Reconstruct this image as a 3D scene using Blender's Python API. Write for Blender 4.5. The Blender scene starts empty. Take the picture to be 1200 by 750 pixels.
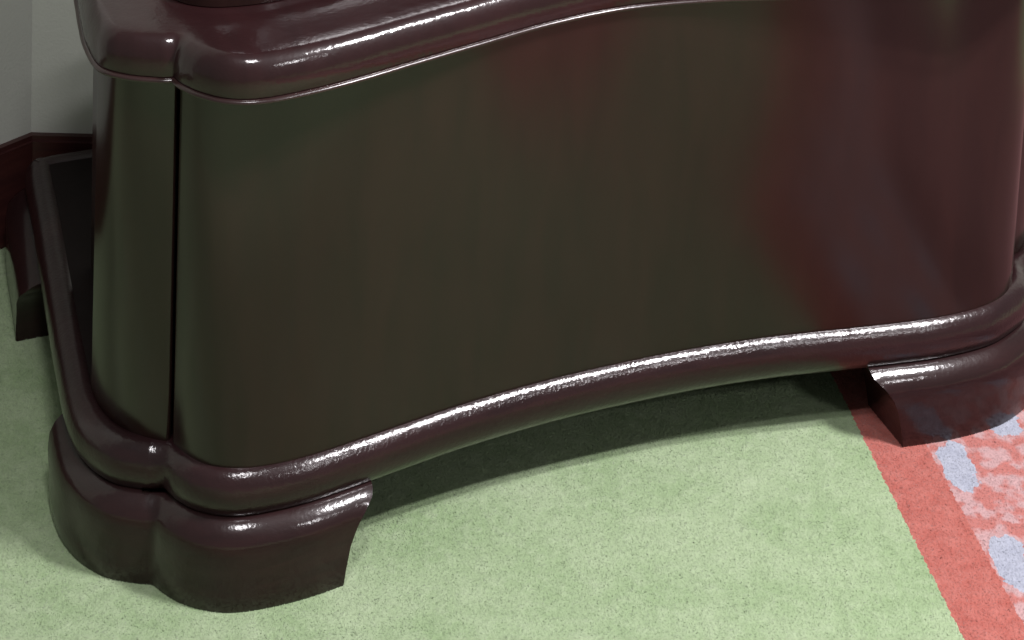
import bpy, math, random
from mathutils import Matrix, Vector
random.seed(7)
scene = bpy.context.scene
C = scene.collection

# ------------------------------------------------------------------ camera
PITCH, ROLL, EYE, FPX = math.radians(3.8), math.radians(1.5), 1.65, 2300.0
HORIZON = -1050.0                                   # photo pixels (1200 x 750)
cam_d = bpy.data.cameras.new('camera')
cam = bpy.data.objects.new('camera', cam_d); C.objects.link(cam)
cp, sp, cr, sr = math.cos(PITCH), math.sin(PITCH), math.cos(ROLL), math.sin(ROLL)
F0, U0, R0 = Vector((0, cp, -sp)), Vector((0, sp, cp)), Vector((1, 0, 0))
R1, U1 = R0 * cr + U0 * sr, U0 * cr - R0 * sr
m = Matrix((R1, U1, -F0)).transposed().to_4x4(); m.translation = (0, 0, EYE)
cam.matrix_world = m
cam_d.sensor_width = 36.0; cam_d.lens = FPX / 1200 * 36.0
cam_d.shift_y = (HORIZON + FPX * math.tan(PITCH) - 375) / 1200
cam_d.clip_end = 200
scene.camera = cam

# ------------------------------------------------------------------ light
TH = math.radians(20.4)                             # the lectern is turned on the floor
BASE = Vector((0.1887, 2.2026, 0.0))
def lw(u, v, z=0.0):                                # lectern axes -> world
    c, s = math.cos(TH), math.sin(TH)
    return Vector((BASE.x + u * c - v * s, BASE.y + u * s + v * c, z))
world = bpy.data.worlds.new('World'); scene.world = world; world.use_nodes = True
bg = world.node_tree.nodes['Background']
bg.inputs['Color'].default_value = (1.0, 0.98, 0.95, 1); bg.inputs['Strength'].default_value = 0.22
def ceiling_lamp(u, v, power, sx=0.6, sy=1.2, z=2.8):
    d = bpy.data.lights.new('ceiling_lamp', 'AREA'); d.shape = 'RECTANGLE'; d.size = sx; d.size_y = sy
    d.energy = power; d.color = (1.0, 0.965, 0.985)
    o = bpy.data.objects.new('ceiling_lamp', d); C.objects.link(o)
    o.location = lw(u, v, z); o.rotation_euler = (0, 0, TH)
for dv in (-.14, .14):                               # twin ceiling fittings
    ceiling_lamp(1.30, -1.30 + dv, 100, .45, .12)
    ceiling_lamp(-0.75, -1.30 + dv, 24, .45, .12)
    ceiling_lamp(1.30, -3.60 + dv, 24, .45, .12)
vs = scene.view_settings
vs.view_transform = 'Standard'; vs.look = 'None'; vs.exposure = 0.0; vs.gamma = 1.0; vs.use_curve_mapping = False

# ------------------------------------------------------------------ materials
class NT:
    def __init__(s, name):
        s.m = bpy.data.materials.new(name); s.m.use_nodes = True
        s.t = s.m.node_tree; s.b = s.t.nodes['Principled BSDF']
    def n(s, typ, **kw):
        nd = s.t.nodes.new(typ)
        for k, v in kw.items(): setattr(nd, k, v)
        return nd
    def link(s, a, b): s.t.links.new(a, b)
    def setin(s, nd, i, v):
        if isinstance(v, bpy.types.NodeSocket): s.link(v, nd.inputs[i])
        else: nd.inputs[i].default_value = v
    def math(s, op, a, b=0.0, c=0.0, clamp=False):
        nd = s.n('ShaderNodeMath', operation=op); nd.use_clamp = clamp
        for i, v in enumerate((a, b, c)): s.setin(nd, i, v)
        return nd.outputs[0]
    def mix(s, f, a, b):
        nd = s.n('ShaderNodeMix', data_type='RGBA')
        s.setin(nd, 0, f); s.setin(nd, 6, a); s.setin(nd, 7, b)
        return nd.outputs[2]
    def noise(s, vec, scale, detail=2.0, rough=0.5, dist=0.0):
        nd = s.n('ShaderNodeTexNoise'); s.link(vec, nd.inputs['Vector'])
        nd.inputs['Scale'].default_value = scale; nd.inputs['Detail'].default_value = detail
        nd.inputs['Roughness'].default_value = rough; nd.inputs['Distortion'].default_value = dist
        return nd.outputs['Fac']
    def ramp(s, f, lo, hi):
        nd = s.n('ShaderNodeMapRange'); nd.clamp = True
        s.setin(nd, 0, f); nd.inputs[1].default_value = lo; nd.inputs[2].default_value = hi
        return nd.outputs[0]
    def mapping(s, vec, scale):
        nd = s.n('ShaderNodeMapping'); s.link(vec, nd.inputs[0]); nd.inputs['Scale'].default_value = scale
        return nd.outputs[0]
    def bump(s, h, strength, dist, normal=None):
        nd = s.n('ShaderNodeBump'); nd.inputs['Strength'].default_value = strength; nd.inputs['Distance'].default_value = dist
        s.link(h, nd.inputs['Height'])
        if normal is not None: s.link(normal, nd.inputs['Normal'])
        return nd.outputs[0]

def lacquer(name, rough=(0.08, 0.16), peel=0.25, grit=0.0, coat=None, dark=(0.010, 0.0045, 0.005), light=(0.022, 0.008, 0.008), grain=(3, 3, 22)):
    t = NT(name)
    co = t.n('ShaderNodeTexCoord').outputs['Object']
    g = t.noise(t.mapping(co, grain), 3.0, 5.0, 0.6, 0.6)
    t.link(t.mix(t.ramp(g, 0.35, 0.7), (*dark, 1), (*light, 1)), t.b.inputs['Base Color'])
    r = t.noise(co, 9.0 if grit > .3 else 14.0, 4.0, 0.6)
    rr = t.n('ShaderNodeMapRange'); t.link(r, rr.inputs[0]); rr.inputs[1].default_value = .3; rr.inputs[2].default_value = .7
    rr.inputs[3].default_value = rough[0]; rr.inputs[4].default_value = rough[1]
    if coat is None: t.link(rr.outputs[0], t.b.inputs['Roughness'])
    else:
        t.b.inputs['Roughness'].default_value = coat; t.b.inputs['Coat Weight'].default_value = 0.75; t.b.inputs['Specular IOR Level'].default_value = 0.10
        t.link(rr.outputs[0], t.b.inputs['Coat Roughness'])
    nrm = t.bump(t.noise(co, 45.0, 2.0, 0.5), peel, 0.004)
    if grit > 0: nrm = t.bump(t.noise(co, 250.0, 3.0, 0.55), grit, 0.0012, nrm)
    t.link(nrm, t.b.inputs['Normal']); t.link(nrm, t.b.inputs['Coat Normal'])
    t.b.inputs['IOR'].default_value = 1.5
    return t.m
M_PANEL = lacquer('dark_mahogany_satin_lacquer', (0.20, 0.23), 0.03, 0.04, None, (0.012, 0.0052, 0.0046), (0.018, 0.0072, 0.0062), (9, 9, 1.5))
M_LEDGE = lacquer('dark_mahogany_gloss_lacquer', (0.08, 0.14), 0.16, 0.16, 0.42, (0.014, 0.0048, 0.0054), (0.020, 0.0066, 0.0072), (6, 1.5, 1.5))
M_MOULD = lacquer('dark_mahogany_worn_lacquer', (0.06, 0.24), 0.16, 0.36, 0.32, (0.014, 0.0058, 0.0066), (0.021, 0.0080, 0.0088))
M_FOOT = lacquer('dark_mahogany_foot_lacquer', (0.09, 0.15), 0.12, 0.16, 0.38, (0.013, 0.0052, 0.0056), (0.020, 0.0074, 0.0078))
M_BEAD = lacquer('dark_mahogany_bead_lacquer', (0.18, 0.26), 0.03, 0.1, None, (0.020, 0.010, 0.010), (0.030, 0.014, 0.013))
M_INNER = lacquer('dark_stained_unpolished_wood', (0.6, 0.7), 0.05, 0.1, None, (0.006, 0.0030, 0.0030), (0.008, 0.0040, 0.0038))
M_INNER.node_tree.nodes['Principled BSDF'].inputs['Specular IOR Level'].default_value = 0.15
M_SKIRT = lacquer('red_mahogany_skirting', (0.3, 0.4), 0.1, 0.1, None, (0.03, 0.009, 0.009), (0.05, 0.015, 0.013), (4, 4, 30))

def wall_paint():
    t = NT('grey_green_wall_paint'); co = t.n('ShaderNodeTexCoord').outputs['Object']
    t.link(t.mix(t.noise(co, 6.0, 4.0), (0.42, 0.43, 0.395, 1), (0.48, 0.49, 0.45, 1)), t.b.inputs['Base Color'])
    t.b.inputs['Roughness'].default_value = 0.75
    t.link(t.bump(t.noise(co, 260.0, 3.0), 0.25, 0.002), t.b.inputs['Normal'])
    return t.m
M_WALL = wall_paint()

def carpet_mat():
    t = NT('patterned_carpet'); co = t.n('ShaderNodeTexCoord').outputs['Object']
    wob = t.n('ShaderNodeTexNoise'); t.link(co, wob.inputs['Vector']); wob.inputs['Scale'].default_value = 160; wob.inputs['Detail'].default_value = 2
    off = t.n('ShaderNodeVectorMath', operation='MULTIPLY_ADD')
    t.link(wob.outputs['Color'], off.inputs[0]); off.inputs[1].default_value = (0.008, 0.008, 0); t.link(co, off.inputs[2])
    sep = t.n('ShaderNodeSeparateXYZ'); t.link(off.outputs[0], sep.inputs[0])
    x = t.math('SUBTRACT', sep.outputs[0], 0.4636 + .004); y = t.math('SUBTRACT', sep.outputs[1], 2.432 + .004)
    p = t.math('ADD', t.math('MULTIPLY', x, 0.987), t.math('MULTIPLY', y, 0.162))     # across the border band
    q = t.math('ADD', t.math('MULTIPLY', x, 0.162), t.math('MULTIPLY', y, -0.987))    # along it
    band = lambda a, b, v: t.math('MULTIPLY', t.math('GREATER_THAN', v, a), t.math('LESS_THAN', v, b))
    n1 = t.noise(co, 9.0, 3.0); n2 = t.noise(co, 48.0, 4.0, 0.65); n3 = t.noise(co, 330.0, 3.0, 0.7)
    green = t.mix(t.ramp(n1, .3, .7), (0.208, 0.290, 0.152, 1), (0.275, 0.348, 0.212, 1))
    green = t.mix(t.math('MULTIPLY', t.ramp(n2, .45, .75), 0.5), green, (0.345, 0.412, 0.276, 1))
    red = t.mix(t.ramp(n2, .3, .7), (0.30, 0.078, 0.062, 1), (0.365, 0.122, 0.102, 1))
    fleck = t.ramp(t.noise(co, 42.0, 2.0, 0.5), .44, .56)
    pink = t.mix(fleck, (0.35, 0.125, 0.110, 1), (0.38, 0.235, 0.235, 1))
    # rows of pale blue leaves, each row staggered
    row = t.math('FLOOR', t.math('DIVIDE', t.math('SUBTRACT', p, 0.074), 0.088))
    pc = t.math('SUBTRACT', t.math('SUBTRACT', p, 0.074), t.math('ADD', t.math('MULTIPLY', row, 0.088), 0.025))
    qq = t.math('ADD', t.math('ADD', q, t.math('MULTIPLY', row, 0.081)), 0.09)
    qc = t.math('SUBTRACT', t.math('MODULO', t.math('ADD', qq, 16.0), 0.16), 0.08)
    a = t.math('DIVIDE', t.math('ADD', pc, t.math('MULTIPLY', qc, 0.10)), 0.021)
    b = t.math('DIVIDE', qc, 0.044)
    e0 = t.math('ADD', t.math('POWER', t.math('ABSOLUTE', a), 2.4), t.math('POWER', t.math('ABSOLUTE', b), 2.4))
    e = t.math('ADD', e0, t.math('MULTIPLY', t.math('SUBTRACT', t.noise(co, 55.0, 3.0, .6), .5), 2.6))
    leaf = t.math('LESS_THAN', e, 0.95)
    blue = t.mix(t.ramp(n2, .3, .7), (0.26, 0.275, 0.335, 1), (0.315, 0.33, 0.39, 1))
    motif = t.mix(leaf, pink, blue)
    bend = t.n('ShaderNodeMapRange'); bend.interpolation_type = 'SMOOTHSTEP'
    t.link(q, bend.inputs[0]); bend.inputs[1].default_value = .40; bend.inputs[2].default_value = .85; bend.inputs[4].default_value = .20
    pe = t.math('SUBTRACT', p, bend.outputs[0])                                       # band bent out of view, made up to place its reflection in the front panel
    deep = t.mix(fleck, (0.150, 0.056, 0.056, 1), (0.20, 0.10, 0.105, 1))  # unseen darker field, added to darken the reflection at the panel's right
    motif = t.mix(band(0.29, 2.0, pe), motif, deep)
    col = t.mix(band(0.0, .97, pe), green, red)
    inner = t.math('MULTIPLY', t.math('GREATER_THAN', pe, t.math('MULTIPLY_ADD', bend.outputs[0], .45, .074)), t.math('LESS_THAN', pe, .93))  # red also widened out of view, to strengthen its reflection in the panel
    col = t.mix(inner, col, motif)
    var = t.math('MULTIPLY_ADD', n3, 0.40, 0.80)
    hsv = t.n('ShaderNodeHueSaturation'); t.link(col, hsv.inputs['Color']); t.link(var, hsv.inputs['Value'])
    t.link(hsv.outputs[0], t.b.inputs['Base Color'])
    t.b.inputs['Roughness'].default_value = 0.95
    t.b.inputs['Specular IOR Level'].default_value = 0.1
    t.b.inputs['Sheen Weight'].default_value = 0.15
    nr = t.bump(n3, 0.5, 0.003); nr = t.bump(n2, 0.5, 0.006, nr)
    t.link(nr, t.b.inputs['Normal'])
    return t.m
M_CARPET = carpet_mat()

# ------------------------------------------------------------------ helpers
def mesh_obj(name, verts, faces, mat, parent=None, smooth=True, sharp=40):
    me = bpy.data.meshes.new(name); me.from_pydata([tuple(v) for v in verts], [], faces)
    me.validate(); me.update()
    if smooth:
        me.polygons.foreach_set('use_smooth', [True] * len(me.polygons))
        try: me.set_sharp_from_angle(angle=math.radians(sharp))
        except Exception: pass
    me.materials.append(mat)
    o = bpy.data.objects.new(name, me); C.objects.link(o)
    if parent: o.parent = parent
    return o

def spline(pts, per=12):
    """Catmull-Rom through pts (open), a fixed number of samples for each span."""
    P = [Vector(p) for p in pts]
    P = [P[0] * 2 - P[1]] + P + [P[-1] * 2 - P[-2]]
    out = []
    for i in range(1, len(P) - 2):
        a, b, c, d = P[i - 1:i + 3]
        for k in range(per):
            t = k / per
            out.append(0.5 * ((2 * b) + (c - a) * t + (2 * a - 5 * b + 4 * c - d) * t * t + (3 * b - a - 3 * c + d) * t ** 3))
    out.append(P[-2])
    return out

def wide(u):
    """The right half is a touch wider than the left."""
    t = min(1.0, max(0.0, (u - .28) / .18)); r = min(1.0, max(0.0, (u - .49) / .06)); return u + .024 * t * t * (3 - 2 * t) + .020 * r * r * (3 - 2 * r)

# half outlines (left half mirrored): front up to the inner cusp, corner lobe, side
B_FRONT = [(0, .038), (.10, .0355), (.20, .0265), (.28, .0140), (.34, .0040), (.40, -.0045), (.459, -.0035), (.499, .0065), (.532, .029), (.551, .0535), (.559, .070)]
B_LOBE = [(.559, .070), (.575, .0755), (.611, .100), (.638, .143), (.651, .200)]
B_SIDE = [(.651, .200), (.651, .30), (.648, .42), (.642, .60), (.639, .72), (.629, .757), (.590, .770)]
T_FRONT = [(0, .079), (.10, .0690), (.20, .0460), (.28, .0265), (.34, .0110), (.40, -.0010), (.459, -.0060), (.496, .004), (.522, .026), (.538, .050), (.5445, .068)]
T_LOBE = [(.5445, .068), (.560, .0725), (.592, .090), (.617, .118), (.624, .170)]
T_SIDE = [(.624, .170), (.623, .22), (.618, .30), (.614, .40), (.610, .48), (.602, .512), (.560, .520)]

def outline(front, lobe, side):
    """Closed outline, counter-clockwise from the left inner cusp; returns points and the two cusp indices."""
    R = lambda L: [(wide(x), y) for x, y in L]
    mir = lambda L: [(-x, y) for x, y in reversed(L)]
    f = spline(mir(front)[:-1] + R(front))
    hs = lobe + side[1:]
    r = spline(R(hs)); l = spline(mir(hs))
    a, b = r[-1], l[0]
    back = [a.lerp(b, k / 40) for k in range(1, 40)]
    return f + r[1:] + back + l[:-1], (0, len(f) - 1)

def normals(pts):
    n = len(pts); out = []
    for i in range(n):
        a = (pts[i] - pts[i - 1]); b = (pts[(i + 1) % n] - pts[i])
        a = Vector((a.y, -a.x)).normalized(); b = Vector((b.y, -b.x)).normalized()
        s = a + b; s.normalize(); out.append(s / max(0.5, s.dot(a)))
    return out

class Ring:
    def __init__(s, pts, marks): s.p, s.marks, s.nr = pts, marks, normals(pts)
    def pt(s, i, d, z):
        i %= len(s.p); p = s.p[i] - s.nr[i] * d
        return Vector((p.x, p.y, z))
    def softened(s, reach=7, rounds=30):
        """The same outline with the two cusps eased."""
        q = [p.copy() for p in s.p]; n = len(q)
        for c in s.marks:
            for _ in range(rounds):
                w = {}
                for k in range(-reach, reach + 1):
                    i = (c + k) % n; w[i] = q[i].lerp((q[(i - 1) % n] + q[(i + 1) % n]) / 2, .5)
                for i, v in w.items(): q[i] = v
        return Ring(q, s.marks)

def loft_closed(name, ring, prof, mat, parent, cap_top=False, cap_bottom=False, sharp=40):
    n = len(ring.p); V = []; F = []
    for d, z in prof: V += [ring.pt(i, d, z) for i in range(n)]
    for j in range(len(prof) - 1):
        for i in range(n):
            k = (i + 1) % n
            F.append((j * n + i, j * n + k, (j + 1) * n + k, (j + 1) * n + i))
    if cap_top: F.append(tuple((len(prof) - 1) * n + i for i in range(n)))
    if cap_bottom: F.append(tuple(reversed(range(n))))
    return mesh_obj(name, V, F, mat, parent, sharp=sharp)

def board(name, pathf, heights, mat, parent, gap=.0004, r=.0055, depth=.02, sharp=50):
    """A bent board: pathf(z) gives its outer line at height z; both ends are rounded inwards."""
    rows = []
    for z in heights:
        P = [Vector((p.x, p.y)) for p in pathf(z)]
        def trim(P, cut):
            P = list(P)
            while (P[1] - P[0]).length < cut: cut -= (P[1] - P[0]).length; P.pop(0)
            e = (P[1] - P[0]).normalized(); P[0] = P[0] + e * cut
            return P
        P = trim(P, gap + r); P = trim(P[::-1], gap + r)[::-1]
        def end(p, t, inn):
            o = [p + t * r * math.sin(math.radians(a)) + inn * r * (1 - math.cos(math.radians(a))) for a in (15, 30, 45, 60, 75, 90)]
            return o + [o[-1] + inn * depth]
        t0 = (P[0] - P[1]).normalized(); t1 = (P[-1] - P[-2]).normalized()
        row = end(P[0], t0, Vector((t0.y, -t0.x)))[::-1] + P + end(P[-1], t1, Vector((-t1.y, t1.x)))
        rows.append(row)
    m_ = min(len(r_) for r_ in rows)
    res = []
    for row in rows:                                  # same count in every row
        head, mid, tail = row[:7], row[7:-7], row[-7:]
        L = [0.0]
        for a, b in zip(mid, mid[1:]): L.append(L[-1] + (b - a).length)
        if not res: n = max(40, int(L[-1] / .004))
        out = []; j = 0
        for k in range(n + 1):
            q = L[-1] * k / n
            while j < len(L) - 2 and L[j + 1] < q: j += 1
            out.append(mid[j].lerp(mid[j + 1], min(1, max(0, (q - L[j]) / max(1e-9, L[j + 1] - L[j])))))
        for _ in range(45):
            out = [out[0]] + [out[i].lerp((out[i - 1] + out[i + 1]) / 2, .5) for i in range(1, n)] + [out[-1]]
        res.append(head + out + tail)
    n = len(res[0]); V = [Vector((p.x, p.y, z)) for row, z in zip(res, heights) for p in row]; F = []
    for j in range(len(res) - 1):
        for i in range(n):
            k = (i + 1) % n; F.append((j * n + i, j * n + k, (j + 1) * n + k, (j + 1) * n + i))
    return mesh_obj(name, V, F, mat, parent, sharp=sharp)

def arc(cd, cz, rd, rz, a0, a1, n):
    return [(cd - rd * math.cos(math.radians(a0 + (a1 - a0) * k / n)), cz + rz * math.sin(math.radians(a0 + (a1 - a0) * k / n))) for k in range(n + 1)]

def box(name, x0, x1, y0, y1, z0, z1, mat, parent=None, bevel=0.0):
    b = bevel
    prof = [(b, z0), (0, z0 + b), (0, z1 - b), (b, z1)] if b else [(0, z0), (0, z1)]
    V = []; F = []
    for i, z in prof: V += [(x0 + i, y0 + i, z), (x1 - i, y0 + i, z), (x1 - i, y1 - i, z), (x0 + i, y1 - i, z)]
    for j in range(len(prof) - 1):
        for i in range(4):
            k = (i + 1) % 4; F.append((j * 4 + i, j * 4 + k, j * 4 + 4 + k, j * 4 + 4 + i))
    t = (len(prof) - 1) * 4
    F += [(3, 2, 1, 0), (t, t + 1, t + 2, t + 3)]
    return mesh_obj(name, V, F, mat, parent, sharp=30)

# ------------------------------------------------------------------ setting
carpet = mesh_obj('carpet', [(-4, -4, 0), (5, -4, 0), (5, 5, 0), (-4, 5, 0)], [(0, 1, 2, 3)], M_CARPET, smooth=False)
carpet['kind'] = 'structure'; carpet['label'] = 'pale green carpet with a red border band and pink and blue motif'
# cut pile standing on the part of the carpet in view
import numpy as np
rng = np.random.default_rng(5)
NBL = 700000
bx = rng.uniform(-1.0, .95, NBL); by = rng.uniform(1.5, 2.85, NBL)
h = rng.uniform(.0008, .0022, NBL); w = rng.uniform(.0005, .0010, NBL); ang = rng.uniform(-.55, .75, NBL)
lx = rng.normal(0, .0011, NBL); ly = rng.normal(.0010, .0010, NBL)
co_ = np.zeros((NBL, 3, 3), np.float32)
co_[:, 0, 0] = bx - w * np.cos(ang); co_[:, 0, 1] = by - w * np.sin(ang)
co_[:, 1, 0] = bx + w * np.cos(ang); co_[:, 1, 1] = by + w * np.sin(ang)
co_[:, 2, 0] = bx + lx; co_[:, 2, 1] = by + ly; co_[:, 2, 2] = h
pm = bpy.data.meshes.new('carpet_pile'); pm.vertices.add(NBL * 3); pm.vertices.foreach_set('co', co_.ravel())
pm.loops.add(NBL * 3); pm.loops.foreach_set('vertex_index', np.arange(NBL * 3, dtype=np.int32))
pm.polygons.add(NBL); pm.polygons.foreach_set('loop_start', np.arange(0, NBL * 3, 3, dtype=np.int32))
pm.update(calc_edges=True)
nr_ = np.zeros((NBL, 3, 3), np.float32); nr_[:, :, 0] = rng.normal(0, .16, NBL)[:, None]; nr_[:, :, 1] = rng.normal(0, .16, NBL)[:, None] - .15; nr_[:, :, 2] = 1
nr_ /= np.linalg.norm(nr_, axis=2, keepdims=True)
pm.polygons.foreach_set('use_smooth', np.ones(NBL, dtype=bool))
pm.normals_split_custom_set(nr_.reshape(-1, 3).tolist())
pm.materials.append(M_CARPET)
pile = bpy.data.objects.new('carpet_pile', pm); C.objects.link(pile); pile.parent = carpet; pile['kind'] = 'stuff'
# wall with an inner corner: plan polyline run from the front left, along the nib, round it and on behind
CX, CY = -0.662, 2.748
WP = [(-1.75, CY - 1.10), (CX, CY), (CX + .22, CY), (CX + .22, 3.7), (3.2, 3.7)]
def run(off, z0, z1, top):
    P = [Vector(p) for p in WP]; O = []
    for i in range(len(P)):
        ns = []
        for a, b in ((i - 1, i), (i, i + 1)):
            if a >= 0 and b < len(P):
                e = (P[b] - P[a]).normalized(); ns.append(Vector((e.y, -e.x)))
        s = sum(ns, Vector((0, 0))).normalized(); O.append(P[i] + s * off / s.dot(ns[0]))
    n = len(P); V = [(p.x, p.y, z0) for p in O] + [(p.x, p.y, z1) for p in O] + [(p.x, p.y, z1) for p in P]
    F = [(i, i + 1, n + i + 1, n + i) for i in range(n - 1)]
    if top: F += [(n + i, n + i + 1, 2 * n + i + 1, 2 * n + i) for i in range(n - 1)]
    return V, F
V, F = run(0.0, 0.0, 2.9, False)
wall = mesh_obj('wall', V, F, M_WALL, smooth=False); wall['kind'] = 'structure'
wall['label'] = 'plain grey green painted wall with an inner corner'
V, F = run(0.014, 0.0, 0.140, True); V2, F2 = run(0.009, 0.14, 0.147, True); k = len(V)
sk = mesh_obj('skirting_board', V + V2, F + [tuple(i + k for i in f) for f in F2], M_SKIRT, smooth=False)
sk.parent = wall

# ------------------------------------------------------------------ lectern
lec = bpy.data.objects.new('lectern', None); C.objects.link(lec)
lec.location = BASE; lec.rotation_euler = (0, 0, TH); lec.empty_display_size = .2
lec['label'] = 'dark glossy mahogany lectern base with bowed front, rounded corners and bracket feet'
lec['category'] = 'lectern'

base = Ring(*outline(B_FRONT, B_LOBE, B_SIDE)); top = Ring(*outline(T_FRONT, T_LOBE, T_SIDE))
def lean(p, k): return Vector((p.x - (.963 + p.x) * k, p.y - (1.99 + p.y) * k))   # the body flares forward as it rises
def broad(p):
    t = min(1.0, max(0.0, (p.x - .44) / .12)); return Vector((p.x + .009 * t * t * (3 - 2 * t), p.y))
top = Ring([broad(lean(p, .0260)) for p in top.p], top.marks)
soft = base.softened()
NB = len(base.p); cL, cR = base.marks

# feet: brackets that follow the outline; their inner ends sweep outwards towards the top
FOOT = [(.0015, 0.0), (.000, .003), (.0, .02), (.0, .045), (-.0005, .062), (.0005, .070), (.0025, .0785), (.009, .0865), (.016, .0925), (.024, .0960), (.05, .097)]
def foot(front, sgn):
    n = 64; rows = []
    c = min(range(NB), key=lambda i: (abs(soft.p[i].x) + (0 if (soft.p[i].y < .3) == front else 9)))
    stepdir = (1 if sgn > 0 else -1) * (1 if front else -1)
    path = [(c + stepdir * k) % NB for k in range(NB // 2)]
    for d, z in FOOT:
        h = min(1, z / .0885)
        inner = .359 - .012 * h - .026 * h ** 4
        sidev = .232 + .004 * h + .018 * h ** 3 if front else .552 - .006 * h - .03 * h ** 3
        flare = 0 if front else .012
        sel = []
        for i in path:
            p = soft.p[i]
            if abs(p.x) < inner: continue
            if front and p.y > sidev: break
            if (not front) and p.y < sidev: break
            sel.append(i)
        pts = [soft.pt(i, d - flare, z) for i in sel]
        pts[0].x = math.copysign(inner, pts[0].x); pts[-1].y = sidev
        L = [0]
        for a, b in zip(pts, pts[1:]): L.append(L[-1] + (b - a).length)
        cu = [k for k, i in enumerate(sel) if i in (cL, cR)]
        def resample(A, LA, m):
            out = []
            for k in range(m + 1):
                s = LA[0] + (LA[-1] - LA[0]) * k / m; j = 0
                while j < len(LA) - 2 and LA[j + 1] < s: j += 1
                t = (s - LA[j]) / max(1e-9, LA[j + 1] - LA[j]); out.append(A[j].lerp(A[j + 1], min(1, max(0, t))))
            return out
        if cu:
            q = cu[0]; row = resample(pts[:q + 1], L[:q + 1], n)[:-1] + resample(pts[q:], L[q:], n)
        else: row = resample(pts, L, 2 * n)
        th_ = .085 - max(0, d)
        e0 = Vector((row[0].x, row[0].y + (th_ if front else -th_), z)); e1 = Vector((row[-1].x - sgn * th_, row[-1].y, z))
        rows.append([e0] + row + [e1, Vector((e1.x, e0.y, z))])
    k = len(rows[0]); V = [p for r in rows for p in r]; Fc = []
    for j in range(len(rows) - 1):
        for i in range(k):
            i2 = (i + 1) % k; Fc.append((j * k + i, j * k + i2, (j + 1) * k + i2, (j + 1) * k + i))
    Fc.append(tuple(range((len(rows) - 1) * k, len(rows) * k))); Fc.append(tuple(reversed(range(k))))
    if stepdir < 0: Fc = [tuple(reversed(f)) for f in Fc]
    return mesh_obj('foot', V, Fc, M_FOOT, lec, sharp=38)
for fr in (True, False):
    for sg in (-1, 1): foot(fr, sg)

mould = [(.046, .0880), (.034, .0880)] + arc(.0360, .1170, .0220, .0285, -80, 150, 30) + [(.0555, .120)]
loft_closed('base_moulding', base, mould, M_MOULD, lec, sharp=60)
loft_closed('base_plate', base, [(.038, .0885), (.036, .0895), (.036, .139), (.038, .1415)], M_INNER, lec, cap_top=True, cap_bottom=True)

# body boards: bowed front panel, two rounded corner columns
HS = [.1395, .152, .170, .20, .25, .32, .40, .48, .54, .6005]
def step(a, b, x):
    t = min(1.0, max(0.0, (x - a) / (b - a))); return t * t * (3 - 2 * t)
def body_path(i0, i1):
    def f(z):
        k = (z - .1395) / (.6005 - .1395); out = []
        for i in range(i0, i1 + 1):
            ax = abs(base.p[i % NB].x)
            a = base.pt(i, .0285 + .0165 * step(.53, .63, ax), z); b = top.pt(i, .007 + .008 * step(.3, .5, ax), z)
            if base.p[i % NB].y < .3: b.y += .054 * min(1, (ax / .46) ** 2) * (1 - step(.46, .62, ax))
            out.append(a.lerp(b, k ** .9))
        return out
    return f
lim = [i for i in range(NB) if base.p[i].y > .215 and abs(base.p[i].x) > .6]
board('front_panel', body_path(cL, cR), HS, M_PANEL, lec)
board('corner_column', body_path(cR, min(lim)), HS, M_PANEL, lec)
board('corner_column', body_path(max(lim), NB), HS, M_PANEL, lec)
box('side_panel', -.572, -.552, .135, .46, .1417, .6000, M_PANEL, lec, .002)
box('side_panel', .572, .592, .135, .46, .1417, .6000, M_PANEL, lec, .002)
box('back_panel', -.5515, .5715, .43, .452, .1417, .6000, M_PANEL, lec, .002)

# ledge with a rounded nose and a thin bead under it
nose = [(.036, .6075), (.004, .6075)] + arc(.020, .6180, .020, .032, -18, 84, 18) + [(.0225, .6503), (.028, .6508), (.034, .6510)]
ledge = loft_closed('ledge', top, nose, M_LEDGE, lec, cap_top=True, cap_bottom=True, sharp=60)
bead = [(.034, .6008), (.004, .6008)] + arc(.003, .6041, .0055, .0033, -80, 80, 8) + [(.005, .6074), (.034, .6074)]
loft_closed('bead', top, bead, M_BEAD, ledge, sharp=70)

# upper body, set back on the ledge
UF = [(0, .195), (.15, .180), (.30, .146), (.38, .129), (.44, .121), (.495, .131), (.528, .163), (.535, .22), (.530, .40), (.50, .46)]
r_ = spline(UF); l_ = [Vector((-p.x, p.y)) for p in reversed(r_)]
up = Ring(l_[:-1] + r_ + [Vector((.50 - 1.0 * k / 20, .46)) for k in range(1, 20)], (0, 0))
up = Ring([lean(p, .0272) for p in up.p], (0, 0))
ub = loft_closed('upper_body', up, [(.024, .6525), (.024, .70), (.026, .90), (.026, 1.22)], M_PANEL, lec, cap_top=True, cap_bottom=True)
loft_closed('moulding', up, [(.023, .6522), (.0, .6522), (.0, .6550), (.0, .6600)] + arc(.008, .6720, .008, .011, -70, 80, 10) + [(.023, .6840)], M_PANEL, ub, sharp=60)
